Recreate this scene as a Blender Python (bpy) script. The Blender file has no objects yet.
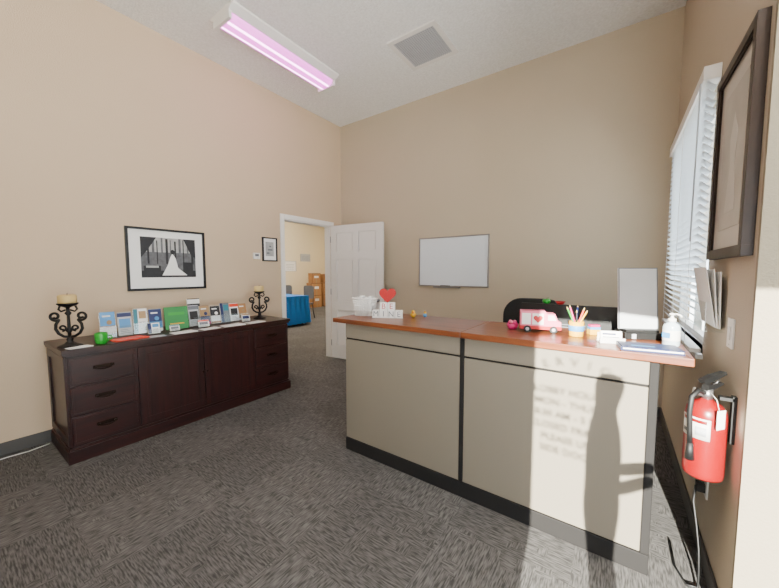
import bpy, bmesh, math, random
from mathutils import Vector, Matrix
random.seed(4)
S=bpy.context.scene
COL=S.collection
def C(h):
    h=h.lstrip('#'); o=[]
    for i in (0,2,4):
        c=int(h[i:i+2],16)/255
        o.append(c/12.92 if c<=.04045 else ((c+.055)/1.055)**2.4)
    return (o[0],o[1],o[2],1)
# ------------------------------------------------------------------ materials
def mat(name,col,rough=.6,metal=0,emit=0,var=.05,scale=12,bump=0,bscale=80,coat=0,ecol=None,alpha=1,trans=0):
    m=bpy.data.materials.new(name); m.use_nodes=True
    nt=m.node_tree; b=nt.nodes['Principled BSDF']
    c=C(col)
    tc=nt.nodes.new('ShaderNodeTexCoord')
    n=nt.nodes.new('ShaderNodeTexNoise'); n.inputs['Scale'].default_value=scale
    nt.links.new(tc.outputs['Object'],n.inputs['Vector'])
    mx=nt.nodes.new('ShaderNodeMix'); mx.data_type='RGBA'
    mx.inputs['A'].default_value=tuple(x*(1-var) for x in c[:3])+(1,)
    mx.inputs['B'].default_value=tuple(min(1,x*(1+var)) for x in c[:3])+(1,)
    nt.links.new(n.outputs['Fac'],mx.inputs['Factor'])
    nt.links.new(mx.outputs['Result'],b.inputs['Base Color'])
    b.inputs['Roughness'].default_value=rough; b.inputs['Metallic'].default_value=metal
    if coat: b.inputs['Coat Weight'].default_value=coat
    b.inputs['Alpha'].default_value=alpha
    if trans:
        t=nt.nodes.new('ShaderNodeBsdfTranslucent'); nt.links.new(mx.outputs['Result'],t.inputs['Color'])
        ms=nt.nodes.new('ShaderNodeMixShader'); ms.inputs[0].default_value=trans
        o=[q for q in nt.nodes if q.type=='OUTPUT_MATERIAL'][0]
        nt.links.new(b.outputs[0],ms.inputs[1]); nt.links.new(t.outputs[0],ms.inputs[2]); nt.links.new(ms.outputs[0],o.inputs[0])
    if emit:
        b.inputs['Emission Color'].default_value=C(ecol or col); b.inputs['Emission Strength'].default_value=emit
    if bump:
        n2=nt.nodes.new('ShaderNodeTexNoise'); n2.inputs['Scale'].default_value=bscale; n2.inputs['Detail'].default_value=4
        nt.links.new(tc.outputs['Object'],n2.inputs['Vector'])
        bp=nt.nodes.new('ShaderNodeBump'); bp.inputs['Strength'].default_value=bump; bp.inputs['Distance'].default_value=.01
        nt.links.new(n2.outputs['Fac'],bp.inputs['Height']); nt.links.new(bp.outputs['Normal'],b.inputs['Normal'])
    return m
def woodmat(name,c1,c2,rough,axis,scale=5,coat=0):
    m=bpy.data.materials.new(name); m.use_nodes=True; nt=m.node_tree; b=nt.nodes['Principled BSDF']
    tc=nt.nodes.new('ShaderNodeTexCoord'); mp=nt.nodes.new('ShaderNodeMapping')
    sc=[scale*6]*3; sc[axis]=scale*.5; mp.inputs['Scale'].default_value=sc
    n=nt.nodes.new('ShaderNodeTexNoise'); n.inputs['Scale'].default_value=1; n.inputs['Detail'].default_value=6; n.inputs['Distortion'].default_value=.4
    cr=nt.nodes.new('ShaderNodeValToRGB'); cr.color_ramp.elements[0].color=C(c1); cr.color_ramp.elements[1].color=C(c2)
    cr.color_ramp.elements[0].position=.3; cr.color_ramp.elements[1].position=.7
    L=nt.links; L.new(tc.outputs['Object'],mp.inputs['Vector']); L.new(mp.outputs['Vector'],n.inputs['Vector']); L.new(n.outputs['Fac'],cr.inputs['Fac']); L.new(cr.outputs['Color'],b.inputs['Base Color'])
    b.inputs['Roughness'].default_value=rough; b.inputs['Coat Weight'].default_value=coat
    return m
def carpetmat():
    m=bpy.data.materials.new('carpet_tile'); m.use_nodes=True; nt=m.node_tree; b=nt.nodes['Principled BSDF']; L=nt.links
    tc=nt.nodes.new('ShaderNodeTexCoord')
    outs=[]
    for sc in ((17,140,1),(140,17,1)):
        mp=nt.nodes.new('ShaderNodeMapping'); mp.inputs['Scale'].default_value=sc
        n=nt.nodes.new('ShaderNodeTexNoise'); n.inputs['Scale'].default_value=1; n.inputs['Detail'].default_value=2
        L.new(tc.outputs['Object'],mp.inputs['Vector']); L.new(mp.outputs['Vector'],n.inputs['Vector']); outs.append(n)
    ck=nt.nodes.new('ShaderNodeTexChecker'); ck.inputs['Scale'].default_value=1.64
    mp=nt.nodes.new('ShaderNodeMapping'); mp.inputs['Location'].default_value=(.13,.21,.5)
    L.new(tc.outputs['Object'],mp.inputs['Vector']); L.new(mp.outputs['Vector'],ck.inputs['Vector'])
    vo=nt.nodes.new('ShaderNodeTexVoronoi'); vo.distance='CHEBYCHEV'; vo.inputs['Scale'].default_value=13; L.new(tc.outputs['Object'],vo.inputs['Vector'])
    sp=nt.nodes.new('ShaderNodeSeparateColor'); L.new(vo.outputs['Color'],sp.inputs['Color'])
    gt=nt.nodes.new('ShaderNodeMath'); gt.operation='GREATER_THAN'; gt.inputs[1].default_value=.88; L.new(sp.outputs['Red'],gt.inputs[0])
    xr=nt.nodes.new('ShaderNodeMath'); xr.operation='SUBTRACT'; L.new(ck.outputs['Fac'],xr.inputs[0]); L.new(gt.outputs[0],xr.inputs[1])
    ab=nt.nodes.new('ShaderNodeMath'); ab.operation='ABSOLUTE'; L.new(xr.outputs[0],ab.inputs[0])
    mx=nt.nodes.new('ShaderNodeMix'); mx.data_type='FLOAT'
    L.new(ab.outputs[0],mx.inputs['Factor']); L.new(outs[0].outputs['Fac'],mx.inputs['A']); L.new(outs[1].outputs['Fac'],mx.inputs['B'])
    cr=nt.nodes.new('ShaderNodeValToRGB'); e=cr.color_ramp.elements
    e[0].position=.36; e[0].color=C('#464443'); e[1].position=.64; e[1].color=C('#706d6b')
    L.new(mx.outputs['Result'],cr.inputs['Fac'])
    tt=nt.nodes.new('ShaderNodeMapRange'); tt.inputs['To Min'].default_value=.90; tt.inputs['To Max'].default_value=1.0; L.new(ck.outputs['Fac'],tt.inputs['Value'])
    nb=nt.nodes.new('ShaderNodeTexNoise'); nb.inputs['Scale'].default_value=1.5; L.new(tc.outputs['Object'],nb.inputs['Vector'])
    mm=nt.nodes.new('ShaderNodeMapRange'); mm.inputs['To Min'].default_value=.8; mm.inputs['To Max'].default_value=1.05; L.new(nb.outputs['Fac'],mm.inputs['Value'])
    mu=nt.nodes.new('ShaderNodeMath'); mu.operation='MULTIPLY'; L.new(tt.outputs['Result'],mu.inputs[0]); L.new(mm.outputs['Result'],mu.inputs[1])
    vm=nt.nodes.new('ShaderNodeVectorMath'); vm.operation='SCALE'; L.new(cr.outputs['Color'],vm.inputs[0]); L.new(mu.outputs[0],vm.inputs['Scale'])
    L.new(vm.outputs['Vector'],b.inputs['Base Color']); b.inputs['Roughness'].default_value=.95; b.inputs['Specular IOR Level'].default_value=.1
    bp=nt.nodes.new('ShaderNodeBump'); bp.inputs['Strength'].default_value=.25; bp.inputs['Distance'].default_value=.004
    L.new(mx.outputs['Result'],bp.inputs['Height']); L.new(bp.outputs['Normal'],b.inputs['Normal'])
    return m
def glassmat():
    m=bpy.data.materials.new('clear_glass'); m.use_nodes=True; nt=m.node_tree
    for n in list(nt.nodes):
        if n.type=='BSDF_PRINCIPLED': nt.nodes.remove(n)
    o=[n for n in nt.nodes if n.type=='OUTPUT_MATERIAL'][0]
    t=nt.nodes.new('ShaderNodeBsdfTransparent'); t.inputs['Color'].default_value=(.95,.97,.97,1)
    g=nt.nodes.new('ShaderNodeBsdfGlossy'); g.inputs['Roughness'].default_value=.03
    mx=nt.nodes.new('ShaderNodeMixShader'); mx.inputs[0].default_value=.06
    nt.links.new(t.outputs[0],mx.inputs[1]); nt.links.new(g.outputs[0],mx.inputs[2]); nt.links.new(mx.outputs[0],o.inputs[0])
    return m
M={}
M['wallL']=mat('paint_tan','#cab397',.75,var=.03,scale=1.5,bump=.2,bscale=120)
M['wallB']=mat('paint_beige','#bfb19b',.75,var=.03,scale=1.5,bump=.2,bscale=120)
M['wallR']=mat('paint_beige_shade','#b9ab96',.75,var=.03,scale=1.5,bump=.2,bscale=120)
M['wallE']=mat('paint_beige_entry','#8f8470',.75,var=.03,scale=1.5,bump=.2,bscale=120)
M['wallFar']=mat('paint_cream','#ecdfc0',.8,var=.03)
M['ceil']=mat('popcorn_ceiling','#f2f0ee',.95,var=.16,scale=45,bump=1,bscale=60)
M['carpet']=carpetmat()
M['white']=mat('white_paint','#e9e6e2',.45,var=.02)
M['door']=mat('door_paint','#e4e1de',.5,var=.02)
M['paper']=mat('paper','#f3f1ee',.8,var=.02)
M['base']=mat('vinyl_baseboard','#4b4947',.7)
M['black']=mat('black_plastic','#0a0a0b',.55)
M['iron']=mat('wrought_iron','#120f0f',.5,metal=.3)
M['blackframe']=mat('black_frame','#0d0d0f',.4)
M['mahog']=woodmat('mahogany_y','#1a0807','#36130f',.38,1,coat=.1)
M['mahogz']=woodmat('mahogany_z','#1a0807','#36130f',.38,2,coat=.1)
M['cherry']=woodmat('cherry_top','#5a2a12','#874a28',.32,0,coat=.2)
M['panel']=mat('counter_laminate','#7b7264',.6,var=.03,scale=200)
M['groove']=mat('dark_trim','#0b0706',.8)
M['kick']=mat('kickboard','#0b0706',.8)
M['metal']=mat('brushed_steel','#9a9a9c',.35,metal=.9)
M['brass']=mat('dark_bronze','#2a1e17',.4,metal=.8)
M['wb']=mat('whiteboard','#dfe6ee',.15,var=.01,coat=.4)
M['candle']=mat('candle_wax','#c9ae72',.6)
M['green']=mat('green_glaze','#1f9a2c',.3)
M['red']=mat('extinguisher_red','#7c0307',.3,coat=.3)
M['heart']=mat('heart_red','#a8060c',.5)
M['pink']=mat('pink_card','#d96c86',.6)
M['pinkd']=mat('magenta','#c8206e',.5)
M['blue']=mat('blue_cloth','#126fc4',.8)
M['navy']=mat('navy_folder','#0e1f55',.45)
M['teal']=mat('teal','#1f7080',.5)
M['sky']=mat('light_blue','#4a8dc4',.5)
M['orange']=mat('orange_paper','#dc3d1c',.7)
M['yellow']=mat('yellow','#e0ab1c',.5)
M['brown']=mat('cardboard','#a87a4e',.8)
M['boxedge']=mat('cardboard_dark','#6e4c2c',.8)
M['tan']=mat('tan_print','#a08058',.6)
M['grey']=mat('grey_print','#6b6f76',.6)
M['lgrey']=mat('light_grey','#b9bbbf',.5)
M['panelwhite']=mat('display_panel','#c6c9cc',.4)
M['dkphoto']=mat('photo_dark','#1c1c20',.5,var=.7,scale=18)
M['mdphoto']=mat('photo_mid','#5c5c60',.5,var=.6,scale=26)
M['ltphoto']=mat('photo_light','#a9a8a6',.5,var=.35,scale=22)
M['bookgreen']=mat('book_green','#1f8038',.5)
M['bronze']=mat('bronze_frame','#2a1a12',.4,metal=.2,var=.3,scale=30)
M['artgrey']=mat('art_print','#b5aea6',.3,var=.3,scale=6)
M['artmat']=mat('art_mat','#c9c3bc',.3,var=.08,scale=5)
M['glass']=glassmat()
M['acrylic']=M['glass']
M['slat']=mat('blind_slat','#f4f8fc',.5,trans=.6)
M['label']=mat('label_white','#dcdad6',.6)
M['tube']=mat('fluorescent_tube','#ffd0ee',.5,emit=10,ecol='#ffb4f4')
M['lens']=mat('fixture_pink','#eba4d8',.5,emit=2.6,ecol='#f250e4')
M['tubeFill']=mat('fluorescent_fill','#fff1de',.5,emit=24,ecol='#fff4e8')  # emitter of the added fill fixtures
M['tubeF']=mat('fluorescent_far','#fff1de',.5,emit=150,ecol='#fff0da')
M['jacket']=mat('jacket_cloth','#2b3346',.9)
M['gel']=mat('sanitizer_gel','#cfe0ea',.15,alpha=.75)
M['cable_w']=mat('cable_white','#d8d6d2',.5)
# ------------------------------------------------------------------ builder
class B:
    def __init__(s): s.bm=bmesh.new(); s.mats=[]; s.M=Matrix.Identity(4)
    def mi(s,k):
        m=M[k]
        if m not in s.mats: s.mats.append(m)
        return s.mats.index(m)
    def v(s,p): return s.bm.verts.new(s.M@Vector(p))
    def f(s,vs,i,sm=False):
        try:
            fa=s.bm.faces.new(vs); fa.material_index=i; fa.smooth=sm; return fa
        except ValueError: return None
    def box(s,x0,x1,y0,y1,z0,z1,k):
        i=s.mi(k); P=[(x,y,z) for z in (z0,z1) for y in (y0,y1) for x in (x0,x1)]
        v=[s.v(p) for p in P]
        for q in ((0,2,3,1),(4,5,7,6),(0,1,5,4),(2,6,7,3),(0,4,6,2),(1,3,7,5)): s.f([v[a] for a in q],i)
    def prism(s,pts,h,k,axis='z',base=0,sm=False):
        i=s.mi(k)
        def mk(p,t):
            if axis=='z': return (p[0],p[1],t)
            if axis=='y': return (p[0],t,p[1])
            return (t,p[0],p[1])
        a=[s.v(mk(p,base)) for p in pts]; b=[s.v(mk(p,base+h)) for p in pts]
        s.f(a[::-1],i); s.f(b,i); n=len(pts)
        for j in range(n): s.f([a[j],a[(j+1)%n],b[(j+1)%n],b[j]],i,sm)
    def lathe(s,prof,c,k,seg=28,M2=None):
        i=s.mi(k); rings=[]
        T=Matrix.Translation(Vector(c))@(M2 or Matrix.Identity(4))
        for r,z in prof:
            rings.append([s.bm.verts.new(s.M@(T@Vector((r*math.cos(2*math.pi*a/seg),r*math.sin(2*math.pi*a/seg),z)))) for a in range(seg)])
        for A,Bq in zip(rings,rings[1:]):
            for a in range(seg): s.f([A[a],A[(a+1)%seg],Bq[(a+1)%seg],Bq[a]],i,True)
        s.f(rings[0][::-1],i); s.f(rings[-1],i)
    def arc(s,c,r0,r1,z0,z1,a0,a1,k,seg=14):
        i=s.mi(k); R=[]
        for j in range(seg+1):
            a=math.radians(a0+(a1-a0)*j/seg)
            R.append([s.v((c[0]+r*math.cos(a),c[1]+r*math.sin(a),z)) for r,z in ((r0,z0),(r1,z0),(r1,z1),(r0,z1))])
        for A,Bq in zip(R,R[1:]):
            for q in range(4): s.f([A[q],A[(q+1)%4],Bq[(q+1)%4],Bq[q]],i,q==1)
        s.f(R[0],i); s.f(R[-1][::-1],i)
    def cyl(s,p0,p1,r,k,seg=20,r1=None):
        p0=Vector(p0);p1=Vector(p1); d=p1-p0; q=d.to_track_quat('Z','Y').to_matrix().to_4x4()
        s.lathe([(r,0),(r if r1 is None else r1,d.length)],p0,k,seg,q)
    def sph(s,c,r,k,seg=20):
        if not hasattr(r,'__len__'): r=(r,r,r)
        n=12; pr=[(max(.0005,math.sin(math.pi*j/n)),-math.cos(math.pi*j/n)) for j in range(n+1)]
        s.lathe(pr,c,k,seg,Matrix.Diagonal((r[0],r[1],r[2],1)))
    def tube(s,pts,r,k,seg=10,closed=False):
        i=s.mi(k); pts=[Vector(p) for p in pts]; n=len(pts); rings=[]; up=None
        for j,p in enumerate(pts):
            if closed: t=(pts[(j+1)%n]-pts[j-1]).normalized()
            else: t=(pts[min(j+1,n-1)]-pts[max(j-1,0)]).normalized()
            if up is None: up=t.orthogonal().normalized()
            up=(up-t*up.dot(t)).normalized(); w=t.cross(up)
            rr=r[j] if hasattr(r,'__len__') else r
            rings.append([s.v(p+(up*math.cos(2*math.pi*a/seg)+w*math.sin(2*math.pi*a/seg))*rr) for a in range(seg)])
        R=list(zip(rings,rings[1:]))
        if closed: R.append((rings[-1],rings[0]))
        for A,Bq in R:
            for a in range(seg): s.f([A[a],A[(a+1)%seg],Bq[(a+1)%seg],Bq[a]],i,True)
        if not closed: s.f(rings[0][::-1],i); s.f(rings[-1],i)
    def frame(s,axis,a0,a1,b0,b1,d0,d1,w,k):
        for (p0,p1,q0,q1) in ((a0,a1,b0,b0+w),(a0,a1,b1-w,b1),(a0,a0+w,b0+w,b1-w),(a1-w,a1,b0+w,b1-w)):
            if axis=='x': s.box(d0,d1,p0,p1,q0,q1,k)
            else: s.box(p0,p1,d0,d1,q0,q1,k)
    def done(s,name,bevel=0,seg=2,parent=None):
        bmesh.ops.recalc_face_normals(s.bm,faces=s.bm.faces)
        me=bpy.data.meshes.new(name); s.bm.to_mesh(me); s.bm.free()
        for m in s.mats: me.materials.append(m)
        o=bpy.data.objects.new(name,me); COL.objects.link(o)
        if bevel:
            md=o.modifiers.new('bevel','BEVEL'); md.width=bevel; md.segments=seg; md.limit_method='ANGLE'; md.angle_limit=math.radians(50)
        if parent: o.parent=parent
        return o
def text(body,size,loc,rot,k,parent=None,ext=.001,name='lettering',align='CENTER',sp=1,off=0):
    cu=bpy.data.curves.new(name,'FONT'); cu.body=body; cu.size=size; cu.extrude=ext; cu.align_x=align; cu.space_line=sp; cu.offset=off; cu.materials.append(M[k])
    o=bpy.data.objects.new(name,cu); COL.objects.link(o); o.location=loc; o.rotation_euler=rot
    if parent: o.parent=parent
    return o
RX=math.radians
def TR(x,y,z,rz=0,ty=0,tx=0): return Matrix.Translation((x,y,z))@Matrix.Rotation(RX(rz),4,'Z')@Matrix.Rotation(RX(ty),4,'Y')@Matrix.Rotation(RX(tx),4,'X')

XL=-3.9; YB=4.10; XR=.40; H=3.85; YF=-1.2; XE=2.2; YD=1.70
# ------------------------------------------------------------------ shell
b=B(); b.box(-10.6,XE+.12,YF-.12,10.1,-.1,0,'carpet'); b.done('floor')
b=B(); b.box(XL-.12,XE+.12,YF-.12,YB+.12,H,H+.1,'ceil'); b.done('ceiling')
b=B()
b.box(XL-.12,XL,YF-.12,2.93,0,H,'wallL'); b.box(XL-.12,XL,3.84,YB+.12,0,H,'wallL'); b.box(XL-.12,XL,2.93,3.84,2.185,H,'wallL')
b.done('wall_left')
b=B(); b.box(XL,XR+.12,YB,YB+.12,0,H,'wallB'); b.done('wall_back')
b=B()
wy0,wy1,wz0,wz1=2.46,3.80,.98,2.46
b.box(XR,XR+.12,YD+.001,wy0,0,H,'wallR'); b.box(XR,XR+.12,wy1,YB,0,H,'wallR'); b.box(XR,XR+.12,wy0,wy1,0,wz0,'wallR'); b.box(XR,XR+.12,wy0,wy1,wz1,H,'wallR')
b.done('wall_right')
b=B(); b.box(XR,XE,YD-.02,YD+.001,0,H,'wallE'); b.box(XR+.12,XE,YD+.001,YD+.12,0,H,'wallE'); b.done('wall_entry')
b=B()
b.box(XE,XE+.12,YF-.12,-1.05,0,H,'wallB'); b.box(XE,XE+.12,1.5,YD+.12,0,H,'wallB'); b.box(XE,XE+.12,-1.05,1.5,0,.15,'wallB'); b.box(XE,XE+.12,-1.05,1.5,3.6,H,'wallB')
b.done('wall_east')
dx0,dx1,dz=-.10,1.25,2.36
b=B()
b.box(XL,dx0,YF-.12,YF,0,H,'wallB'); b.box(dx1,XE,YF-.12,YF,0,H,'wallB'); b.box(dx0,dx1,YF-.12,YF,dz,H,'wallB')
b.done('wall_front')
HF=3.6
b=B(); b.box(-10.6,-10.5,1.4,10.1,0,HF,'wallFar'); b.done('wall_west_far')
b=B(); b.box(-10.5,-4.02,10,10.1,0,HF,'wallFar'); b.done('wall_north_far')
b=B(); b.box(-10.5,-4.02,1.4,1.5,0,HF,'wallFar'); b.done('wall_south_far')
b=B(); b.box(-4.02,-3.9,YB+.12,10,0,HF,'wallFar'); b.done('wall_east_far')
b=B(); b.box(-10.6,-4.02,1.4,10.1,HF,HF+.1,'ceil'); b.done('ceiling_far')
b=B(); b.box(XL,XL+.012,YF,2.86,0,.10,'base'); b.done('baseboard_left',.003)
b=B(); b.box(XL+.02,XR,YB-.012,YB,0,.10,'base'); b.done('baseboard_back',.003)
b=B(); b.box(XR-.012,XR,YD,YB-.02,0,.10,'base'); b.done('baseboard_right',.003)
b=B(); b.box(XR,XE,YD-.032,YD-.02,0,.10,'base'); b.done('baseboard_entry',.003)
b=B(); b.box(-10.5,-10.488,1.5,10,0,.10,'base'); b.done('baseboard_far',.003)
b=B()
for X0,X1 in ((XL,XL+.018),(XL-.138,XL-.12)):
    b.box(X0,X1,2.865,2.93,0,2.25,'white'); b.box(X0,X1,3.84,3.905,0,2.25,'white'); b.box(X0,X1,2.93,3.84,2.185,2.25,'white')
b.box(XL-.12,XL,2.93,2.945,0,2.185,'white'); b.box(XL-.12,XL,3.825,3.84,0,2.185,'white'); b.box(XL-.12,XL,2.945,3.825,2.17,2.185,'white')
b.done('trim_1',.004)
# six-panel door, open
b=B()
ang=6; W=.985; T=.044
b.M=TR(XL+.03,3.835,.01,ang)
DH=2.17
st=.115
xs=[0,st,W/2-.05,W/2+.05,W-st,W]
rows=[(0,.22),(.80,.95),(1.62,1.74),(2.05,DH)]
for a,c in ((xs[0],xs[1]),(xs[2],xs[3]),(xs[4],xs[5])): b.box(a,c,-T/2,T/2,0,DH,'door')
for z0,z1 in rows:
    for a,c in ((xs[1],xs[2]),(xs[3],xs[4])): b.box(a,c,-T/2,T/2,z0,z1,'door')
for (z0,z1) in ((.22,.80),(.95,1.62),(1.74,2.05)):
    for a,c in ((xs[1],xs[2]),(xs[3],xs[4])):
        b.box(a,c,-.001,.001,z0,z1,'door'); b.box(a+.022,c-.022,-.012,.012,z0+.022,z1-.022,'door')
b.cyl((W-.06,-.02,1.0),(W-.06,-.05,1.0),.012,'metal'); b.sph((W-.06,-.07,1.0),(.03,.025,.03),'metal')
b.cyl((W-.06,.02,1.0),(W-.06,.05,1.0),.012,'metal'); b.sph((W-.06,.065,1.0),(.03,.02,.03),'metal')
for z in (.25,1.1,1.95): b.cyl((-.004,-.024,z-.05),(-.004,-.024,z+.05),.007,'metal')
b.done('door_1',.003)
# ------------------------------------------------------------------ window right + blinds
b=B()
b.frame('x',wy0,wy1,wz0,wz1,XR+.05,XR+.10,.05,'white'); b.box(XR+.055,XR+.095,(wy0+wy1)/2-.02,(wy0+wy1)/2+.02,wz0+.05,wz1-.05,'white')
b.box(XR+.07,XR+.076,wy0+.05,wy1-.05,wz0+.05,wz1-.05,'glass')
b.box(XR-.03,XR+.05,wy0-.02,wy1+.02,wz0-.025,wz0,'white')
b.done('window_1')
b=B()
by0,by1=wy0-.04,wy1+.04
b.box(XR-.072,XR-.004,by0,by1,wz1-.01,wz1+.06,'white')
z=wz1-.03; 
while z>wz0+.05:
    b.M=TR(XR-.036,0,z,0,42)
    b.box(-.026,.026,by0+.01,by1-.01,-.0012,.0012,'slat'); z-=.040
b.M=Matrix.Identity(4)
b.box(XR-.06,XR-.012,by0+.01,by1-.01,wz0+.012,wz0+.035,'white')
for y in (by0+.15,(by0+by1)/2,by1-.15): b.cyl((XR-.064,y,wz0+.03),(XR-.064,y,wz1),.0015,'white',6)
b.cyl((XR-.075,by0+.06,wz1),(XR-.078,by0+.06,wz1-.85),.004,'lgrey',8)
b.done('window_blinds')
b=B()
b.frame('x',-1.05,1.5,.15,3.6,XE+.03,XE+.09,.05,'metal'); b.box(XE+.03,XE+.09,.17,.23,.2,3.55,'metal'); b.box(XE+.055,XE+.06,-1.0,1.45,.2,3.55,'glass')
b.done('sky_fill_window')  # unseen window, added to let in sky fill
b=B()
b.frame('y',dx0,dx1,0,dz,YF-.09,YF-.03,.045,'metal'); b.box(dx0+.045,dx1-.045,YF-.062,YF-.058,.045,dz-.045,'glass')
b.box(dx1-.33,dx1-.27,YF-.09,YF-.03,.045,dz-.045,'metal')
d2=b.done('entry_glass_door')  # glazed entry door behind the camera
text("LOBBY HOURS\nMON - THURS\n8:30 AM - 5 PM\nCLOSED FRIDAY\nPLEASE USE\nSIDE DOOR",.050,(.11,YF-.05,1.78),(RX(90),0,0),'white',d2,.0005,sp=1.3,off=.0008)
# curved logo lettering above the hours
for i,ch in enumerate('SERVICE'):
    a=(i-3)*.19; text(ch,.062,(.13+.34*math.sin(a),YF-.05,1.60+.34*math.cos(a)),(RX(90),a,0),'white',d2,.0005,off=.0004)
# ------------------------------------------------------------------ ceiling fixture
def fixture(x0,x1,y0,y1,tk,lk,name,z=H):
    b=B()
    xc=(x0+x1)/2; 
    b.prism([(x0,z-.001),(x1,z-.001),(x1,z-.02),(xc+.13,z-.06),(xc-.13,z-.06),(x0,z-.02)],y1-y0,'white','y',y0)
    b.prism([(xc-.125,z-.06),(xc+.125,z-.06),(xc+.10,z-.10),(xc+.04,z-.118),(xc-.04,z-.118),(xc-.10,z-.10)],y1-y0-.06,lk,'y',y0+.03,True)
    for dx in (-.05,.05): b.cyl((xc+dx,y0+.04,z-.110),(xc+dx,y1-.04,z-.110),.014,tk,12)
    for yy in (y0,y1-.03): b.box(xc-.14,xc+.14,yy,yy+.03,z-.125,z-.055,'white')
    return b.done(name,.003)
fixture(-3.29,-2.89,1.68,3.02,'tube','lens','fill_ceiling_light')
fixture(-1.6,-1.2,-.9,.4,'tubeFill','tubeFill','fill_ceiling_light')  # unseen fixture, added for even fill
fixture(.7,1.1,-.9,.4,'tubeFill','tubeFill','fill_ceiling_light')  # second unseen fixture, added to brighten the room
fixture(-7.2,-6.8,3.6,4.9,'tubeF','tubeF','fill_ceiling_light',HF)
fixture(-8.2,-7.8,6.6,7.9,'tubeF','tubeF','fill_ceiling_light',HF)
b=B()
vx0,vx1,vy0,vy1=-2.10,-1.53,2.92,3.48
for (x0,x1,y0,y1) in ((vx0,vx1,vy0,vy0+.05),(vx0,vx1,vy1-.05,vy1),(vx0,vx0+.05,vy0+.05,vy1-.05),(vx1-.05,vx1,vy0+.05,vy1-.05)): b.box(x0,x1,y0,y1,H-.014,H-.0005,'white')
b.box(vx0+.05,vx1-.05,vy0+.05,vy1-.05,H-.003,H-.0005,'grey')
n=20
for i in range(n):
    x=vx0+.05+(i+.5)*(vx1-vx0-.1)/n; b.box(x-.004,x+.004,vy0+.05,vy1-.05,H-.012,H-.003,'lgrey')
for i in range(n):
    y=vy0+.05+(i+.5)*(vy1-vy0-.1)/n; b.box(vx0+.05,vx1-.05,y-.004,y+.004,H-.0115,H-.0032,'lgrey')
b.done('ceiling_vent')
# ------------------------------------------------------------------ whiteboard
b=B()
b.box(-2.345,-1.36,YB-.012,YB-.001,1.25,1.90,'wb'); b.frame('y',-2.36,-1.345,1.235,1.915,YB-.02,YB-.001,.014,'metal')
b.box(-2.10,-1.72,YB-.07,YB-.001,1.218,1.23,'metal'); b.box(-2.10,-1.72,YB-.072,YB-.066,1.218,1.242,'metal')
b.box(-2.0,-1.87,YB-.06,YB-.02,1.23,1.252,'black')
b.done('whiteboard',.002)
# ------------------------------------------------------------------ framed black-and-white photograph
b=B()
y0,y1,z0,z1=1.10,1.83,1.25,1.88
b.frame('x',y0,y1,z0,z1,XL+.001,XL+.03,.022,'blackframe'); b.box(XL+.001,XL+.012,y0+.02,y1-.02,z0+.02,z1-.02,'paper')
py0,py1,pz0,pz1=y0+.12,y1-.10,z0+.13,z1-.09
b.box(XL+.012,XL+.014,py0,py1,pz0,pz1,'mdphoto')
b.box(XL+.014,XL+.0145,py0,py1,pz0+.26,pz1,'ltphoto'); b.box(XL+.014,XL+.0145,py0,py1,pz0,pz0+.07,'dkphoto')
for i in range(12):
    yy=py0+.015+i*.041; b.box(XL+.0145,XL+.015,yy,yy+.010+.006*(i%3),pz0+.14,pz1-.01*(i%4),'dkphoto' if i%2 else 'mdphoto')
b.prism([(py0,pz1),(py0+.14,pz1),(py0+.06,pz0+.28),(py0,pz0+.2)],.0008,'dkphoto','x',XL+.015)
b.prism([(py1,pz1),(py1-.12,pz1),(py1-.05,pz0+.25),(py1,pz0+.2)],.0008,'dkphoto','x',XL+.015)
b.prism([(py0+.18,pz0+.02),(py0+.235,pz0+.13),(py0+.26,pz0+.21),(py0+.28,pz0+.25),(py0+.31,pz0+.20),(py0+.33,pz0+.10),(py0+.42,pz0+.02)],.0015,'paper','x',XL+.0155)
b.sph((XL+.016,py0+.283,pz0+.265),(.002,.020,.026),'dkphoto')
b.box(XL+.015,XL+.016,py0+.02,py0+.17,pz0+.05,pz0+.12,'dkphoto'); b.box(XL+.016,XL+.0165,py0+.04,py0+.15,pz0+.10,pz0+.12,'ltphoto')
b.box(XL+.015,XL+.016,py1-.13,py1-.03,pz0+.04,pz0+.16,'dkphoto')
b.done('framed_photograph',.0008)
b=B()
b.frame('x',2.575,2.80,1.58,1.90,XL+.001,XL+.025,.016,'blackframe'); b.box(XL+.001,XL+.01,2.59,2.785,1.595,1.885,'paper')
b.box(XL+.01,XL+.011,2.625,2.75,1.65,1.84,'ltphoto')
for i,(a,c) in enumerate(((.01,.05),(.03,.1),(.05,.08))): b.box(XL+.011,XL+.012,2.63+a,2.63+c,1.68+i*.045,1.70+i*.045,'grey')
b.done('framed_certificate',.002)
b=B(); b.box(XL+.001,XL+.02,2.44,2.535,1.605,1.685,'white'); b.box(XL+.02,XL+.023,2.46,2.515,1.64,1.67,'grey'); b.cyl((XL+.018,2.50,1.62),(XL+.026,2.50,1.62),.006,'lgrey',10); b.done('thermostat',.004)
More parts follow.
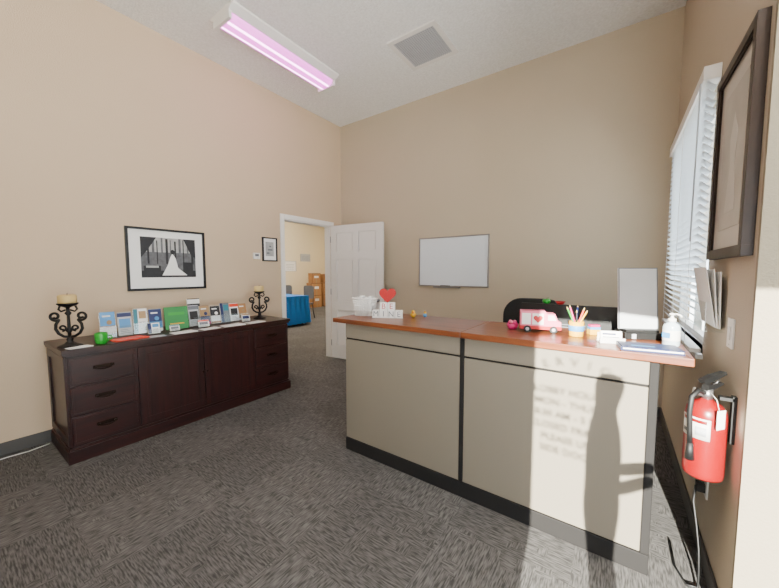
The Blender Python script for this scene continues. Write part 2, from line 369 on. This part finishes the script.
# ------------------------------------------------------------------ credenza
b=B()
cx0,cx1,cy0,cy1=XL+.02,-3.28,.53,2.50; ht=.865
b.box(cx0,cx1-.02,cy0+.01,cy1-.01,.10,ht-.035,'mahog')
b.box(cx0,cx1+.005,cy0-.012,cy1+.012,0,.095,'mahog'); b.box(cx0,cx1-.008,cy0-.002,cy1+.002,.095,.115,'mahog')
b.box(cx0-.005,cx1+.012,cy0-.015,cy1+.02,ht-.032,ht,'mahog'); b.box(cx0,cx1+.002,cy0-.008,cy1+.008,ht-.05,ht-.032,'mahog')
fx=cx1-.02
zb,zt=.125,ht-.06
def drawer(ya,yb,za,zc):
    b.box(fx,fx+.014,ya,yb,za,zc,'mahog'); b.frame('x',ya+.006,yb-.006,za+.006,zc-.006,fx+.014,fx+.019,.012,'mahog')
    ym=(ya+yb)/2; zm=(za+zc)/2+.01
    for s_ in (-.05,.05): b.cyl((fx+.014,ym+s_,zm),(fx+.036,ym+s_,zm),.007,'brass',10)
    b.tube([(fx+.034,ym-.062+.0124*i,zm-.020*math.sin(math.pi*i/10)) for i in range(11)],.0055,'brass',8)
    b.box(fx+.014,fx+.017,ym-.065,ym+.065,zm-.012,zm+.014,'brass')
for ya,yb in ((.55,.955),(2.055,2.475)):
    dh=(zt-zb)/3
    for i in range(3): drawer(ya,yb,zb+i*dh+.006,zb+(i+1)*dh-.006)
for ya,yb in ((.975,1.500),(1.510,2.035)):
    b.box(fx,fx+.014,ya,yb,zb+.006,zt-.006,'mahogz'); b.frame('x',ya,yb,zb+.006,zt-.006,fx+.014,fx+.02,.055,'mahogz')
    b.box(fx+.014,fx+.018,ya+.075,yb-.075,zb+.08,zt-.08,'mahogz')
for yy in (1.485,1.525): b.cyl((fx+.02,yy,.47),(fx+.034,yy,.47),.005,'brass',10); b.sph((fx+.038,yy,.47),.010,'brass')
for yy,s_ in ((cy0+.01,-1),(cy1-.01,1)):
    d0,d1=(yy-.012,yy) if s_<0 else (yy,yy+.012)
    b.frame('y',cx0,fx,zb,zt,d0,d1,.06,'mahogz')
b.done('credenza',.004)
ZC=ht+.0005
def spiral(cx,cz,r0,a0,turns,s_,n=26,r1=.010):
    o=[]
    for i in range(n+1):
        t=i/n; a=a0+turns*2*math.pi*t; r=r0*(1-t)+r1*t
        o.append((0,s_*(cx+r*math.cos(a)),cz+r*math.sin(a)))
    return o
def candle(x,y,rz):
    b=B(); b.M=TR(x,y,ZC,rz)@Matrix.Scale(1.2,4)
    b.lathe([(.060,0),(.062,.005),(.050,.012),(.028,.022),(.014,.036),(.018,.048),(.010,.060)],(0,0,0),'iron')
    b.lathe([(.008,.055),(.009,.09),(.020,.105),(.009,.12),(.008,.20),(.018,.215),(.008,.23),(.010,.250),(.042,.265),(.052,.273),(.052,.279),(.03,.280)],(0,0,0),'iron')
    for s_ in (-1,1):
        pts=[(0,s_*.006,.062),(0,s_*.03,.066),(0,s_*.055,.085),(0,s_*.069,.115),(0,s_*.066,.145),(0,s_*.050,.172)]
        b.tube(pts,.0085,'iron',8)
        b.tube(spiral(.068,.196,.030,math.pi*1.25,1.3,s_),.0075,'iron',8)
        b.tube([(0,s_*.012,.236),(0,s_*.035,.226),(0,s_*.048,.240),(0,s_*.040,.262)],.006,'iron',8)
        b.tube(spiral(.034,.120,.020,-math.pi*.5,-1.1,s_,22,.008),.006,'iron',8)
    b.lathe([(.044,.280),(.046,.286),(.046,.325),(.038,.333),(.006,.329)],(0,0,0),'candle'); b.cyl((0,0,.328),(0,.002,.344),.0015,'black',6)
    b.done('scroll_candle_holder')
candle(-3.43,.595,-38); candle(-3.58,2.31,-30)
b=B(); b.M=TR(-3.37,.765,ZC,70)
b.lathe([(.030,0),(.036,.004),(.040,.03),(.041,.085),(.038,.086),(.036,.03),(.03,.008),(.001,.008)],(0,0,0),'green')
b.tube([(0.038+.028*math.sin(i/10*math.pi),0,.018+.05*i/10) for i in range(11)],.005,'green',8)
b.done('green_mug')
def brochure(x,y,w,h,rz,cover,band,pic,lean=14,nm='brochure_holder',lay=0):
    b=B(); b.M=TR(x,y,ZC+.008,rz,-lean)
    t=.012
    b.box(-t,0,-w/2,w/2,.002,h,'paper'); b.box(0,.0012,-w/2,w/2,.002,h,cover)
    if lay==0:
        b.box(.0012,.002,-w/2,w/2,h*.80,h*.97,band); b.box(.0012,.002,-w*.4,w*.4,h*.33,h*.72,pic)
        for i in range(3): b.box(.0012,.002,-w*.36,w*(.36-.1*i),h*(.10+.07*i),h*(.12+.07*i),'grey')
    elif lay==1:
        b.box(.0012,.002,-w/2,w/2,h*.45,h*.99,pic); b.box(.002,.0026,-w*.34,w*.2,h*.80,h*.86,'paper'); b.box(.0012,.002,-w/2,w/2,.004,h*.14,band)
        b.sph((.002,w*.1,h*.58),(.0015,w*.18,h*.09),cover)
    else:
        b.box(.0012,.002,-w/2,-w*.2,.004,h*.99,band); b.box(.0012,.002,-w*.12,w*.42,h*.60,h*.90,pic)
        for i in range(5): b.box(.0012,.002,-w*.12,w*(.40-.06*(i%3)),h*(.12+.08*i),h*(.14+.08*i),'grey')
    b.box(.004,.007,-w/2-.004,w/2+.004,0,h*.42,'acrylic'); b.box(-t-.006,-t-.003,-w/2-.004,w/2+.004,0,h*.95,'acrylic')
    b.M=TR(x,y,ZC,rz); b.box(-.06,.012,-w/2-.004,w/2+.004,.0005,.003,'acrylic')
    b.done(nm)
cov=[('tan','grey','sky'),('lgrey','navy','sky'),('paper','teal','tan'),('sky','paper','navy')]
ys=[.86,.98,1.095,1.215]
for i,(y,c) in enumerate(zip(ys,cov)): brochure(-3.56,y,.10,(.225,.21,.23,.215)[i],(-8,-4,-11,-6)[i],*c,lay=(1,0,2,1)[i])
b=B(); b.M=TR(-3.56,1.395,ZC+.007,-10,-16); b.box(-.022,0,-.10,.10,0,.225,'bookgreen'); b.box(-.019,-.003,-.097,.1005,.003,.222,'paper'); b.box(0,.001,-.07,.07,.14,.17,'green'); b.box(0,.001,-.06,.06,.05,.06,'yellow'); b.done('green_book',.001)
cov=[('lgrey','grey','black'),('navy','pinkd','tan'),('paper','brown','dkphoto'),('grey','navy','teal'),('paper','orange','black'),('tan','paper','brown')]
ys=[1.565,1.675,1.785,1.895,2.00,2.10]
for i,(y,c) in enumerate(zip(ys,cov)): brochure(-3.58,y,.095,.22-.012*(i%3),-6+2*(i%2),*c,lay=(0,1,1,2,0,1)[i])
brochure(-3.455,1.16,.09,.10,-8,'paper','navy','sky',20,lay=2); brochure(-3.70,1.62,.12,.28,-5,'black','paper','dkphoto',8)
brochure(-3.455,2.06,.09,.09,-8,'paper','tan','navy',20); brochure(-3.455,1.33,.08,.06,-8,'paper','teal','grey',25)
brochure(-3.46,1.60,.10,.075,-8,'paper','orange','grey',25)
def sheet(x,y,w,d,rz,k,nm,n=1):
    b=B()
    for i in range(n): b.M=TR(x,y,ZC+.001+i*.002,rz+i*4); b.box(-d/2,d/2,-w/2,w/2,0,.0018,k); 
    for i in range(5): b.box(-d*.35+i*d*.16,-d*.33+i*d*.16,-w*.4,w*.38,.0018,.0022,'lgrey')
    b.done(nm)
sheet(-3.40,.955,.24,.15,6,'orange','orange_flyer',3)
sheet(-3.325,.625,.14,.08,10,'paper','paper_sheet',2)
sheet(-3.335,1.14,.12,.09,-6,'lgrey','leaflet')
sheet(-3.345,1.36,.20,.12,0,'paper','magazine',3)
sheet(-3.345,1.60,.17,.11,4,'paper','leaflet.001',2)
sheet(-3.345,1.84,.22,.12,-4,'paper','magazine.001',4)
sheet(-3.345,2.10,.2,.11,3,'paper','leaflet.002',3)
b=B(); b.tube([(XL+.10,.50-.12*i,.006) if i%2 else (XL+.07+.01*i,.50-.12*i,.006) for i in range(9)],.004,'cable_w',8); b.done('power_cable')
# ------------------------------------------------------------------ reception counter
b=B()
fy=1.885; kx0,kx1=-1.76,.17; sx=-.776; zt=1.035
b.box(kx0,kx1-.002,fy+.02,fy+.06,0,zt,'kick')
b.box(kx0,kx1,fy-.006,fy+.02,0,.10,'kick')
for a,c in ((kx0+.002,sx-.014),(sx+.014,kx1-.035)):
    b.box(a,c,fy,fy+.02,.102,.905,'panel'); b.box(a,c,fy,fy+.02,.917,zt,'panel')
    b.box(a,c,fy+.006,fy+.02,.905,.917,'groove')
b.box(sx-.014,sx+.014,fy-.003,fy+.02,.10,zt,'groove'); b.box(kx1-.035,kx1,fy-.004,fy+.06,.10,zt,'groove')
b.box(kx0,kx0+.03,fy+.06,fy+.75,0,.74,'kick'); b.box(kx1-.03,kx1,fy+.06,fy+.75,0,.74,'kick')
b.box(kx0,kx0+.03,fy+.06,fy+.40,.74,zt,'panel'); b.box(kx1-.03,kx1,fy+.06,fy+.40,.74,zt,'kick')
b.box(kx0+.03,kx1-.03,fy+.06,fy+.75,.72,.75,'mahog')
b.box(sx-.015,sx+.015,fy+.06,fy+.40,.75,zt,'kick')
b.box(-1.865,sx-.002,1.85,2.40,zt,1.07,'cherry'); b.box(sx+.002,.28,1.845,2.40,zt,1.071,'cherry')
b.done('reception_counter',.004)
b=B(); b.M=TR(-1.745,2.11,1.0705,24)
N=30
def ell(a,bb,z): return [(a*math.cos(2*math.pi*i/N),bb*math.sin(2*math.pi*i/N),z) for i in range(N)]
rows=7
for r in range(rows+1):
    t=r/rows; b.tube(ell(.085+.02*t,.06+.015*t,.006+.135*t),.0035,'white',6,True)
for i in range(N):
    a=2*math.pi*i/N; b.tube([((.085+.02*t)*math.cos(a+.25*t),(.06+.015*t)*math.sin(a+.25*t),.006+.135*t) for t in (0,.5,1)],.003,'white',5)
    b.tube([((.085+.02*t)*math.cos(a-.25*t),(.06+.015*t)*math.sin(a-.25*t),.006+.135*t) for t in (0,.5,1)],.003,'white',5)
b.prism([(.083*math.cos(2*math.pi*i/N),.058*math.sin(2*math.pi*i/N)) for i in range(N)],.006,'white','z',.001)
b.tube(ell(.107,.077,.145),.006,'white',8,True)
for k in range(4):
    b.box(-.072+.037*k,-.045+.037*k,-.042,.042,.008,.155+.01*(k%2),'paper')
b.done('white_wire_basket')
P=(-1.50,2.10,1.0705)
b=B(); Ms=TR(*P,24); b.M=Ms
b.box(-.125,.125,-.014,.014,0,.004,'white')
for i in range(4): b.box(-.122+.062*i,-.064+.062*i,-.014,.014,.004,.064,'white')
for i in range(2): b.box(-.060+.062*i,-.002+.062*i,-.014,.014,.066,.126,'white')
hp=[]
for i in range(40):
    t=2*math.pi*i/40; hp.append((.0042*(16*math.sin(t)**3),.185+.0042*(13*math.cos(t)-5*math.cos(2*t)-2*math.cos(3*t)-math.cos(4*t))))
b.prism(hp,.022,'heart','y',-.011)
sg=b.done('be_mine_heart_sign',.003)
def lett(ch,lx,lz): 
    p=Ms@Vector((lx,-.0145,lz)); text(ch,.062,p,(RX(90),0,RX(24)),'heart' if lz>.05 else 'grey',sg,.001,off=0)
for i,ch in enumerate('MINE'): lett(ch,-.093+.062*i,.012)
for i,ch in enumerate('BE'): lett(ch,-.031+.062*i,.074)
b=B(); b.M=TR(-1.345,2.24,1.0705,-60)
b.sph((0,0,.020),(.028,.020,.020),'yellow'); b.sph((.020,0,.046),.015,'yellow'); b.cyl((.032,0,.045),(.044,0,.043),.006,'orange',10,.002); b.sph((-.026,0,.030),(.010,.008,.008),'yellow')
for s_ in (-1,1): b.sph((.030,s_*.008,.051),.0025,'black',8); b.sph((-.002,s_*.018,.022),(.016,.005,.010),'yellow')
b.done('rubber_duck')
b=B(); b.M=TR(-1.27,2.30,1.0705,20); b.sph((0,0,.016),(.016,.016,.016),'sky'); b.sph((0,0,.038),.011,'yellow'); b.sph((0,0,.047),(.009,.009,.005),'brown'); b.done('toy_figurine')
b=B(); b.M=TR(-.545,2.15,1.0715)
b.lathe([(.022,0),(.030,.012),(.036,.034),(.033,.034),(.026,.012),(.001,.006)],(0,0,0),'pinkd')
for i in range(7):
    a=i*.9; b.sph((.017*math.cos(a),.017*math.sin(a),.04+.006*(i%2)),.012,'pink' if i%2 else 'pinkd',10)
b.done('pink_candy_bowl')
b=B(); b.M=TR(-.385,2.15,1.0715,16)@Matrix.Scale(.9,4)
b.prism([(-.125,.022),(.125,.022),(.125,.075),(.105,.082),(.088,.128),(.035,.130),(.03,.145),(-.125,.145)],.10,'pink','y',-.05)
b.box(-.127,.127,-.052,.052,.022,.045,'heart'); b.prism([(.045,.085),(.095,.085),(.082,.120),(.045,.120)],.104,'label','y',-.052)
b.box(-.115,-.06,-.052,-.050,.055,.130,'label'); b.box(-.05,.02,-.052,-.050,.055,.130,'label')
hp=[(-.015+.0018*16*math.sin(t)**3,.094+.0018*(13*math.cos(t)-5*math.cos(2*t)-2*math.cos(3*t)-math.cos(4*t))) for t in [2*math.pi*i/30 for i in range(30)]]
b.prism(hp,.003,'heart','y',-.055)
for x in (-.08,.08):
    for s_ in (-1,1): b.cyl((x,s_*.040,.024),(x,s_*.056,.024),.0235,'black',20); b.cyl((x,s_*.056,.024),(x,s_*.058,.024),.011,'lgrey',14)
b.done('valentine_toy_truck',.002)
b=B(); b.M=TR(-.185,2.12,1.0715)
b.lathe([(.034,0),(.036,.003),(.038,.085),(.0355,.085),(.033,.006),(.001,.005)],(0,0,0),'yellow')
b.lathe([(.0375,.03),(.0385,.032),(.0393,.06),(.0385,.062)],(0,0,0),'sky')
cs=['yellow','red','navy','yellow','green','pinkd','black','orange']
for i,k in enumerate(cs):
    a=i*.79; c=math.cos(a);s_=math.sin(a); p0=Vector((-.015*c,-.015*s_,.008)); p1=Vector((.046*c,.030*s_,.140+.012*(i%3)))
    b.cyl(p0,p1,.0045,k,8); d=(p1-p0).normalized(); b.cyl(p1,p1+d*.014,.0045,'candle',8,.0008)
b.done('pencil_cup')
b=B(); b.M=TR(-.105,2.24,1.0715,30); b.box(-.03,.03,-.02,.02,0,.03,'yellow'); b.box(-.028,.028,-.018,.018,.03,.045,'sky'); b.box(-.026,.026,-.016,.016,.045,.058,'pinkd'); b.done('sticky_note_stack',.001)
b=B(); b.M=TR(-.02,2.03,1.0715,18)
b.box(-.056,.056,-.03,.03,0,.005,'label'); b.box(-.056,.056,-.03,-.026,.005,.028,'label')
b.M=TR(-.02,2.03,1.0735,18,0,-14)
for i in range(4): b.box(-.047,.047,-.018+.006*i,-.0165+.006*i,.003,.056,'paper')
b.box(-.04,.02,-.0185,-.018,.036,.044,'navy'); b.box(-.04,.035,-.0185,-.018,.022,.026,'grey')
b.M=TR(-.02,2.03,1.0715,18); b.box(-.056,.056,.018,.021,.005,.05,'label')
b.done('business_card_holder')
b=B(); b.M=TR(.10,2.27,1.0715,25)
b.box(-.09,.09,-.06,.06,0,.035,'black'); b.box(-.08,.08,-.05,.05,.035,.05,'black')
b.M=TR(.10,2.27,1.118,25,0,-6)
b.box(-.098,.098,-.006,.006,0,.345,'panelwhite'); b.frame('y',-.098,.098,0,.345,-.009,-.006,.005,'grey')
b.M=TR(.10,2.27,1.0715,25); b.box(-.06,-.04,-.07,-.062,.004,.03,'lgrey')
b.done('counter_sign_display',.002)
b=B(); b.M=TR(.228,2.12,1.0715,-40)@Matrix.Scale(.9,4)
b.lathe([(.034,0),(.038,.004),(.038,.10),(.034,.118),(.016,.130),(.014,.136)],(0,0,0),'gel')
b.lathe([(.0385,.03),(.0388,.032),(.0388,.085),(.0385,.087)],(0,0,0),'label')
b.lathe([(.017,.134),(.018,.138),(.018,.150),(.008,.154),(.006,.170),(.014,.172),(.014,.180),(.004,.182)],(0,0,0),'label')
b.tube([(0,0,.176),(.025,0,.178),(.042,0,.172),(.046,0,.164)],.005,'label',8)
b.box(-.02,.02,-.0395,-.038,.045,.075,'sky')
b.done('hand_sanitizer_pump_bottle')
b=B(); b.M=TR(.13,1.945,1.0715,8)
b.box(-.115,.115,-.07,.07,0,.006,'navy'); b.box(-.108,.112,-.064,.066,.006,.014,'paper'); b.box(-.115,.115,-.07,.07,.014,.018,'navy'); b.box(-.117,-.111,-.07,.07,0,.018,'navy')
b.box(-.09,.08,-.05,.05,.018,.0188,'navy'); b.box(-.07,.02,-.03,-.01,.0188,.0192,'sky')
b.done('blue_folder',.001)
# ------------------------------------------------------------------ behind the counter
b=B(); b.M=TR(-.29,2.58,.752,0)
b.prism([(-.12,-.04),(.12,-.04),(.10,.04),(-.10,.04)],.012,'black','z',0)
b.box(-.03,.03,.012,.03,0,.25,'black')
b.box(-.30,.30,-.022,.012,.10,.455,'black'); b.box(-.29,.29,.012,.016,.11,.445,'blackframe'); b.box(-.16,.16,-.04,-.022,.16,.36,'black'); 
for i in range(8): b.box(-.12,.12,-.0415,-.04,.19+.018*i,.196+.018*i,'grey')
b.done('computer_monitor',.02,4)
b=B(); b.M=TR(-.42,2.575,1.2075); b.lathe([(.010,0),(.022,.005),(.028,.02),(.022,.035),(.006,.034)],(0,0,0),'green',18); b.cyl((0,0,.032),(.003,0,.044),.0015,'brown',6); b.sph((.010,0,.042),(.010,.004,.002),'bookgreen',8); b.done('apple_ornament')
b=B(); b.M=TR(-.33,2.575,1.2075); b.lathe([(.015,0),(.022,.004),(.034,.022),(.031,.023),(.018,.007),(.001,.006)],(0,0,0),'heart',18); b.done('trinket_dish')
b=B(); b.M=TR(-.62,3.15,0,10)
for i in range(5):
    a=2*math.pi*i/5; c=math.cos(a);s_=math.sin(a)
    b.tube([(0,0,.12),(.15*c,.15*s_,.095),(.29*c,.29*s_,.075)],[.028,.022,.016],'black',8); b.cyl((.29*c-.012*s_,.29*s_+.012*c,.03),(.29*c+.012*s_,.29*s_-.012*c,.03),.029,'black',14)
b.cyl((0,0,.10),(0,0,.46),.028,'metal')
def rr(w,h,r,n=6):
    o=[]
    for cx,cy,a0 in ((w-r,h-r,0),(-w+r,h-r,90),(-w+r,-h+r,180),(w-r,-h+r,270)):
        for i in range(n+1): a=RX(a0+90*i/n); o.append((cx+r*math.cos(a),cy+r*math.sin(a)))
    return o
b.prism(rr(.25,.24,.09),.08,'black','z',.46)
b.prism([(x,z+.87) for x,z in rr(.28,.31,.17,10)],.06,'black','y',.20)
b.tube([(0,.05,.47),(0,.22,.46),(0,.29,.55),(0,.27,.8)],.025,'black',8)
for s_ in (-1,1): b.tube([(s_*.24,.05,.49),(s_*.31,.03,.52),(s_*.31,.03,.70),(s_*.30,-.1,.71)],.016,'black',8); b.box(s_*.31-.04,s_*.31+.04,-.14,.12,.70,.73,'black')
b.done('office_chair',.012,3)
# ------------------------------------------------------------------ right wall things
b=B()
y0,y1,z0,z1=1.735,2.31,1.50,2.36
b.frame('x',y0,y1,z0,z1,XR-.035,XR-.001,.04,'bronze'); b.frame('x',y0+.033,y1-.033,z0+.033,z1-.033,XR-.028,XR-.02,.012,'brass')
b.box(XR-.018,XR-.001,y0+.03,y1-.03,z0+.03,z1-.03,'artmat'); b.box(XR-.02,XR-.018,y0+.12,y1-.12,z0+.13,z1-.13,'artgrey')
b.prism([(y0+.2,z0+.2),(y0+.24,z0+.42),(y0+.22,z0+.52),(y0+.28,z0+.62),(y0+.33,z0+.52),(y0+.31,z0+.40),(y0+.36,z0+.2)],.001,'artmat','x',XR-.021)
b.done('framed_art_print',.004)
b=B(); b.box(XR-.012,XR-.001,2.03,2.42,1.18,1.36,'acrylic')
for i,(k,t) in enumerate((('paper',-2),('paper',-5),('paper',-9))):
    b.M=TR(XR-.016-.008*i,2.22,1.24,0,t); b.box(-.0015,.0015,-.17+.02*i,.15+.01*i,-.06,.20+.012*i,k)
b.M=Matrix.Identity(4); b.box(XR-.07,XR-.066,2.03,2.42,1.17,1.30,'acrylic'); b.box(XR-.07,XR-.001,2.03,2.42,1.166,1.17,'acrylic')
b.done('wall_document_holder')
b=B(); b.box(XR-.008,XR-.001,1.885,1.965,1.12,1.245,'white'); b.box(XR-.012,XR-.008,1.91,1.94,1.155,1.21,'white'); b.cyl((XR-.009,1.925,1.135),(XR-.006,1.925,1.135),.003,'metal',8); b.done('light_switch',.002)
ex,ey=.315,1.80
b=B(); b.M=TR(ex,ey,0,50)
b.lathe([(.05,.60),(.062,.608),(.064,.625),(.064,.86),(.060,.885),(.045,.905),(.022,.918),(.018,.925)],(0,0,0),'red')
b.arc((0,0),.0640,.0650,.77,.855,130,225,'label'); b.arc((0,0),.0650,.0655,.835,.848,140,215,'red'); b.arc((0,0),.0650,.0655,.785,.80,140,175,'grey'); b.arc((0,0),.0650,.0655,.785,.82,185,215,'lgrey')
b.cyl((0,0,.922),(0,0,.965),.018,'metal'); b.cyl((0,0,.945),(-.02,.028,.945),.014,'metal'); b.cyl((-.02,.028,.945),(-.024,.031,.945),.016,'label')
b.prism([(-.02,.962),(.02,.962),(.075,.978),(.075,.986),(-.01,.985)],.022,'black','y',-.011)
b.prism([(-.03,.99),(.03,1.0),(.09,1.018),(.085,1.03),(.01,1.02),(-.04,1.005)],.022,'black','y',-.011)
b.tube([(.0,-.018,.99),(-.0,-.03,1.0),(.012,-.03,1.01),(.012,-.02,1.0)],.002,'metal',6)
b.tube([(-.018,0,.95),(-.05,0,.965),(-.085,0,.94),(-.092,0,.88),(-.085,0,.80),(-.078,0,.74)],.009,'black',10)
b.cyl((-.078,0,.75),(-.076,0,.68),.010,'black',12,.015)
b.tube([(-.01,-.018,.955),(-.03,-.05,.94),(-.03,-.06,.90)],.0012,'white',5); b.box(-.055,-.012,-.070,-.068,.83,.905,'paper')
b.M=Matrix.Identity(4)
b.box(XR-.014,XR-.001,ey-.014,ey+.014,.76,.95,'black')
b.box(XR-.05,XR-.01,ey-.014,ey+.014,.93,.943,'black')
b.done('fire_extinguisher')
b=B(); 
b.tube([(XR-.04,2.16,.37),(XR-.05,2.13,.30),(XR-.04,2.08,.20),(XR-.035,2.04,.12),(XR-.04,1.98,.04),(XR-.05,1.93,.008),(XR-.09,1.92,.008),(XR-.12,2.02,.008),(XR-.12,2.2,.008)],.005,'black',8)
b.box(XR-.008,XR-.001,2.12,2.20,.33,.45,'label'); b.box(XR-.04,XR-.008,2.14,2.18,.35,.39,'black')
b.done('power_cord_and_outlet')
# ------------------------------------------------------------------ far room contents
b=B()
b.box(-8.3,-6.9,4.3,5.95,.74,.79,'blue')
def drape(p0,p1,nrm):
    i=b.mi('blue'); n=60; top=[];bot=[]
    for j in range(n+1):
        t=j/n; x=p0[0]+(p1[0]-p0[0])*t; y=p0[1]+(p1[1]-p0[1])*t; o=.05*(1+math.sin(j*1.1))
        top.append(b.v((x,y,.78))); bot.append(b.v((x+nrm[0]*o,y+nrm[1]*o,.06)))
    for j in range(n): b.f([top[j],top[j+1],bot[j+1],bot[j]],i,True)
drape((-6.9,4.3),(-6.9,5.95),(1,0)); drape((-6.9,5.95),(-8.3,5.95),(0,1)); drape((-8.3,4.3),(-6.9,4.3),(0,-1)); drape((-8.3,5.95),(-8.3,4.3),(-1,0))
for x in (-8.2,-7.0):
    for y in (4.4,5.85): b.cyl((x,y,0),(x,y,.74),.02,'metal',10)
b.done('conference_table')
def fchair(x,y,rz):
    b=B(); b.M=TR(x,y,0,rz)
    b.prism(rr(.23,.22,.06),.05,'grey','z',.43); b.prism([(p,q+.80) for p,q in rr(.22,.20,.07)],.035,'grey','y',.20)
    for s_ in (-1,1):
        b.tube([(s_*.22,-.2,0),(s_*.21,-.18,.43),(s_*.21,.2,.45),(s_*.21,.22,.8)],.012,'black',8); b.tube([(s_*.22,.24,0),(s_*.21,.16,.43)],.012,'black',8)
    b.done('stacking_chair')
fchair(-8.75,6.45,20); fchair(-7.9,6.6,0)
for (x,y,z,s_) in ((-10.1,9.0,0,.5),(-10.1,9.0,.491,.5),(-10.1,9.6,0,.5),(-10.1,9.6,.491,.5),(-10.1,9.02,.982,.40),(-10.1,9.6,.982,.36),(-9.45,9.6,0,.45)):
    b=B(); b.M=TR(x,y,z,random.uniform(-9,9)); h=s_/2
    b.box(-h*.7,h*.7,-h,h,0,s_*.98,'brown'); b.box(-h*.7-.001,h*.7+.001,-.03,.03,-.0,s_*.981,'tan'); b.box(h*.7,h*.7+.002,-.1,.1,s_*.5,s_*.7,'paper')
    b.box(h*.7,h*.7+.003,-h,h,s_*.93,s_*.98,'boxedge'); b.box(h*.7,h*.7+.003,-h,-h+.02,0,s_*.93,'boxedge'); b.box(h*.7,h*.7+.003,h-.02,h,0,s_*.93,'boxedge'); b.done('cardboard_box')
for (y,z,w,h,k) in ((7.45,1.75,.5,.65,'paper'),(8.15,1.65,.55,.4,'paper'),(8.9,2.0,.5,.3,'lgrey')):
    b=B(); b.box(-10.5+.001,-10.49,y-w/2,y+w/2,z-h/2,z+h/2,k); b.frame('x',y-w/2,y+w/2,z-h/2,z+h/2,-10.499,-10.48,.015,'lgrey')
    for i in range(4): b.box(-10.49,-10.488,y-w*.35,y+w*.3,z-h*.3+i*h*.15,z-h*.28+i*h*.15,'grey')
    b.done('wall_poster')
# ------------------------------------------------------------------ photographer behind the camera
def skinfig():
    J=[((0,0,.93),.085),((0,0,1.15),.08),((0,0,1.40),.085),((0,.0,1.52),.045),((0,.01,1.60),.065),((0,.02,1.70),.07),
       ((-.08,0,.86),.065),((-.09,.02,.48),.05),((-.09,0,.08),.036),((-.09,.10,.04),.03),
       ((.08,0,.86),.065),((.09,.02,.48),.05),((.09,0,.08),.036),((.09,.10,.04),.03),
       ((-.14,0,1.40),.045),((-.17,.04,1.16),.036),((-.09,.20,1.25),.028),
       ((.14,0,1.40),.045),((.17,.04,1.16),.036),((.09,.20,1.25),.028)]
    E=[(0,1),(1,2),(2,3),(3,4),(4,5),(0,6),(6,7),(7,8),(8,9),(0,10),(10,11),(11,12),(12,13),(2,14),(14,15),(15,16),(2,17),(17,18),(18,19)]
    me=bpy.data.meshes.new('photographer'); me.from_pydata([j[0] for j in J],E,[])
    o=bpy.data.objects.new('photographer',me); COL.objects.link(o)
    o.modifiers.new('skin','SKIN')
    for i,j in enumerate(J): me.skin_vertices[0].data[i].radius=(j[1],j[1])
    me.skin_vertices[0].data[0].use_root=True
    o.modifiers.new('ss','SUBSURF').levels=2
    me.materials.append(M['jacket']); o.location=(.20,-.50,0); o.rotation_euler=(0,0,RX(-84))
skinfig()
# ------------------------------------------------------------------ light
w=bpy.data.worlds.new('World'); S.world=w; w.use_nodes=True; nt=w.node_tree
bg=nt.nodes['Background']; bg.inputs['Strength'].default_value=1
tc=nt.nodes.new('ShaderNodeTexCoord'); sx_=nt.nodes.new('ShaderNodeSeparateXYZ'); nt.links.new(tc.outputs['Generated'],sx_.inputs[0])
mr=nt.nodes.new('ShaderNodeMapRange'); mr.inputs['From Min'].default_value=-.12; mr.inputs['From Max'].default_value=.02
nt.links.new(sx_.outputs['Z'],mr.inputs['Value'])
mx=nt.nodes.new('ShaderNodeMix'); mx.data_type='RGBA'; mx.clamp_result=False
mx.inputs['A'].default_value=(17.5,17,16.2,1)      # lower world half, brightened to throw light up on the ceiling
mx.inputs['B'].default_value=(7.4,8.1,8.8,1)      # sky
nt.links.new(mr.outputs['Result'],mx.inputs['Factor']); nt.links.new(mx.outputs['Result'],bg.inputs['Color'])
sd=bpy.data.lights.new('sun','SUN'); sd.energy=58; sd.angle=RX(.4); sd.color=(1,.94,.82)
so=bpy.data.objects.new('sun',sd); COL.objects.link(so)
so.rotation_euler=Vector((-.095,1,-.315)).to_track_quat('-Z','Y').to_euler(); so.location=(1,-8,5)
cd=bpy.data.cameras.new('camera'); co=bpy.data.objects.new('camera',cd); COL.objects.link(co)
cd.sensor_width=36; cd.lens=14.97; cd.clip_start=.03
co.location=(0,0,1.441); co.rotation_euler=(RX(90-3.97),0,RX(35.2)); S.camera=co
